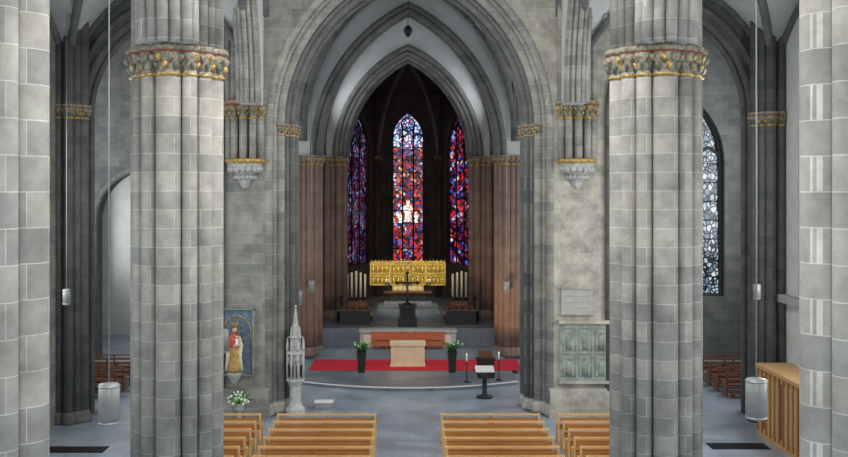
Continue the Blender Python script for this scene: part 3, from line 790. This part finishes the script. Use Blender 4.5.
# flower arrangement on stand
b = B()
x, y = -5.75, 32.4
b.lathe(x, y, [(.2, 0), (.2, .05), (.06, .1), (.05, .45), (.14, .5), (.16, .7), (.13, .72)], 'pale', 10)
for i in range(110):
    a = random.uniform(0, 2*pi); ph = random.uniform(.1, 1.5); r = random.uniform(.2, .42)
    p = Vector((x+r*cos(a)*sin(ph), y+r*sin(a)*sin(ph), .68+r*1.1*cos(ph)))
    b.tube([(x, y, .65), p], [.006, .006], 'leaf', 3)
    if i % 2: b.ball(p, .045, 'petal', 6)
    else: b.tube([p-Vector((0, 0, .02)), p+Vector((.05*cos(a), .05*sin(a), .03)), p+Vector((.1*cos(a), .1*sin(a), 0))], [.01, .05, .005], 'leaf', 4)
b.finish('flower_arrangement')
b = B()
b.box(-3.4, -2.75, 34.6, 34.9, 0, .24, 'lamp'); b.add([(-3.42, 34.58, .24), (-2.73, 34.58, .24), (-2.73, 34.9, .3), (-3.42, 34.9, .3)], [(0, 1, 2, 3)], 'cloth')
b.box(-3.36, -2.8, 34.57, 34.6, .05, .2, 'metal'); b.finish('floor_spotlight')

# stone relief plaques on the right crossing pier
b = B()
b.box(5.35, 7.1, 33.38, 33.49, 1.3, 3.3, 'plaque'); b.box(5.3, 7.15, 33.3, 33.49, 3.3, 3.42, 'wallR'); b.box(5.3, 7.15, 33.3, 33.49, 1.2, 1.3, 'wallR')
for r in range(2):
    for c in range(3):
        xx = 5.65+c*.57; zz = 1.45+r*.9
        b.tube([(xx-.22, 33.375, zz), (xx+.22, 33.375, zz), (xx+.22, 33.375, zz+.78), (xx-.22, 33.375, zz+.78)], .018, 'plaque', 5, closed=True)
        b.lathe(xx, 33.375, [(.12, zz+.05), (.08, zz+.3), (.11, zz+.48), (.04, zz+.55)], 'plaque', 8, sy=.3); b.ball((xx, 33.38, zz+.62), .05, 'plaque', 6)
b.finish('memorial_relief')
b = B()
b.box(5.4, 6.5, 33.42, 33.49, 3.65, 4.5, 'screen'); b.box(5.36, 6.54, 33.38, 33.49, 4.5, 4.56, 'wallR'); b.box(5.36, 6.54, 33.38, 33.49, 3.6, 3.66, 'wallR')
for i in range(3): b.box(5.5, 6.4, 33.405, 33.42, 3.85+i*.2, 3.87+i*.2, 'wallR')
b.finish('wall_plaque')

# oak cabinet (confessional) in right aisle
b = B()
x0, x1 = 11.45, 12.55; y0, y1 = 26.5, 31.2
b.box(x0+.05, x1, y0+.03, y1-.03, 0.1, 2.2, 'wood'); b.box(x0, x1, y0, y1, 0, .14, 'wood'); b.box(x0-.04, x1, y0-.04, y1+.04, 2.2, 2.32, 'wood')
for i in range(14):
    y = y0+.05+i*(y1-y0-.1)/13; b.box(x0+.0, x0+.06, y-.03, y+.03, .14, 2.2, 'pew')
for i in range(13):
    y = y0+.05+(i+.5)*(y1-y0-.1)/13; b.box(x0+.02, x0+.055, y-.1, y+.1, .3, 2.0, 'pewd' if i % 4 == 3 else 'wood')
b.finish('confessional')

# pendant lamps: cylinder shade on a thin rod
def pendant(x, y, z0, z1, r, top, name='pendant_lamp'):
    b = B()
    b.lathe(x, y, [(r, z0), (r, z1), (r*.9, z1+.02), (r*.15, z1+.04)], 'lamp', 20)
    b.lathe(x, y, [(r*.88, z0-.012), (r*.88, z0+.01)], 'metal', 20)
    b.lathe(x, y, [(r*1.02, z0), (r*1.02, z0+.03)], 'metal', 20); b.lathe(x, y, [(r*1.02, z1-.03), (r*1.02, z1)], 'metal', 20)
    b.cyl(x, y, .011, z1, top, 'metal', 6)
    b.finish(name)
pendant(-4.72, 15.0, 4.32, 4.92, .165, 15.1); pendant(5.5, 15.0, 4.4, 5.0, .165, 15.3)
pendant(-5.25, 27.0, 3.4, 4.02, .165, 16.8); pendant(6.05, 27.0, 3.4, 4.05, .165, 16.6)
pendant(-4.5, 39.0, 3.3, 3.85, .165, 16.0); pendant(4.85, 39.0, 3.4, 3.95, .165, 16.0)
pendant(-4.5, 44.4, 3.25, 3.75, .15, 13.0); pendant(4.6, 44.4, 3.2, 3.7, .15, 13.0)
pendant(-10.6, 29.5, 4.45, 4.9, .12, 13.5); pendant(11.2, 30.5, 4.5, 4.95, .12, 13.5)
pendant(-8.4, 43.0, 3.9, 4.4, .15, 15)
# sanctuary lamp hanging from the vault
b = B(); b.cyl(0, 41, .015, 15.1, 17.3, 'iron', 6); b.lathe(0, 41, [(.05, 14.6), (.16, 14.75), (.2, 14.95), (.06, 15.1)], 'iron', 10); b.finish('hanging_lamp')

# ------------------------------------------------------------------ lights (daylight entering by windows, added fill lamps in nave, choir and at the retable, other spotlights)
def area(name, loc, rot, sx, sy, power, col=(0.93, 0.965, 1.0)):
    l = bpy.data.lights.new(name, 'AREA'); l.shape = 'RECTANGLE'; l.size = sx; l.size_y = sy; l.energy = power; l.color = col
    o = bpy.data.objects.new(name, l); S.collection.objects.link(o); o.location = loc; o.rotation_euler = rot; return o
area('daylight_west_window', (0, -3.5, 12), (radians(86), 0, 0), 4, 8, 1150)
area('nave_top_fill', (0, 15, 17.2), (0, 0, 0), 3.5, 12, 1600, (1, .98, .94))  # added lamps below the nave vault, side-light the piers and brighten the pews
area('nave_top_fill', (0, 27, 17.2), (0, 0, 0), 3.5, 8, 450, (1, .98, .94))
for y, pl, pr in ((5, 350, 350), (15, 330, 450), (27, 500, 750)):
    area('daylight_aisle_left', (-11.8, y, 7.5), (0, radians(-90), 0), 6, 5, pl)
    area('daylight_aisle_right', (12.6, y, 7.5), (0, radians(90), 0), 6, 5, pr, (.97, .98, 1))
area('daylight_transept_left', (-16.5, 40, 9), (0, radians(-90), 0), 8, 6, 900)
area('daylight_transept_right', (16.5, 40, 9), (0, radians(90), 0), 8, 6, 1100)
area('daylight_chapel_left', (-16.5, 49.5, 6), (0, radians(-90), 0), 5, 4, 200)
area('choir_vault_fill', (-4.3, 48, 13.2), (0, radians(-100), 0), 3, 2.4, 100)  # added lamp pair in the windowless choir bay, brightens its vault plaster
area('choir_vault_fill', (4.3, 48, 13.2), (0, radians(100), 0), 3, 2.4, 100)
def spot(name, loc, tgt, power, ang, col):
    l = bpy.data.lights.new(name, 'SPOT'); l.energy = power; l.spot_size = radians(ang); l.spot_blend = .5; l.color = col; l.shadow_soft_size = .15
    o = bpy.data.objects.new(name, l); S.collection.objects.link(o); o.location = loc
    o.rotation_euler = (Vector(tgt)-Vector(loc)).to_track_quat('-Z', 'Y').to_euler()
spot('retable_fill_spot', (-3.0, 47.0, 8), (-.4, 52, 3.1), 900, 50, (1, .87, .64))  # added spot pair without fittings, brightens the gilding and the candles beside it
spot('retable_fill_spot', (3.0, 47.0, 8), (.4, 52, 3.1), 900, 50, (1, .87, .64))
spot('altar_spotlight', (0, 36.2, 12), (0, 42.5, .8), 1000, 30, (1, .93, .8))
spot('choir_pier_spotlight', (2.5, 41, 1.2), (4.8, 45, 3.5), 520, 60, (1, .66, .40))
spot('choir_pier_spotlight', (-2.5, 41, 1.2), (-4.8, 45, 3.5), 130, 60, (1, .72, .5))

w = bpy.data.worlds.new('World'); S.world = w; w.use_nodes = True
w.node_tree.nodes['Background'].inputs[0].default_value = (0.80, 0.90, 1, 1); w.node_tree.nodes['Background'].inputs[1].default_value = .55
S.view_settings.view_transform = 'Standard'

cam = bpy.data.cameras.new('camera'); co = bpy.data.objects.new('camera', cam); S.collection.objects.link(co)
co.location = (0, 0, 8); co.rotation_euler = (radians(90), 0, 0)
cam.sensor_width = 36; cam.lens = 950/848*36; cam.shift_x = 16/848; cam.shift_y = -38.5/848
cam.clip_end = 200
S.camera = co
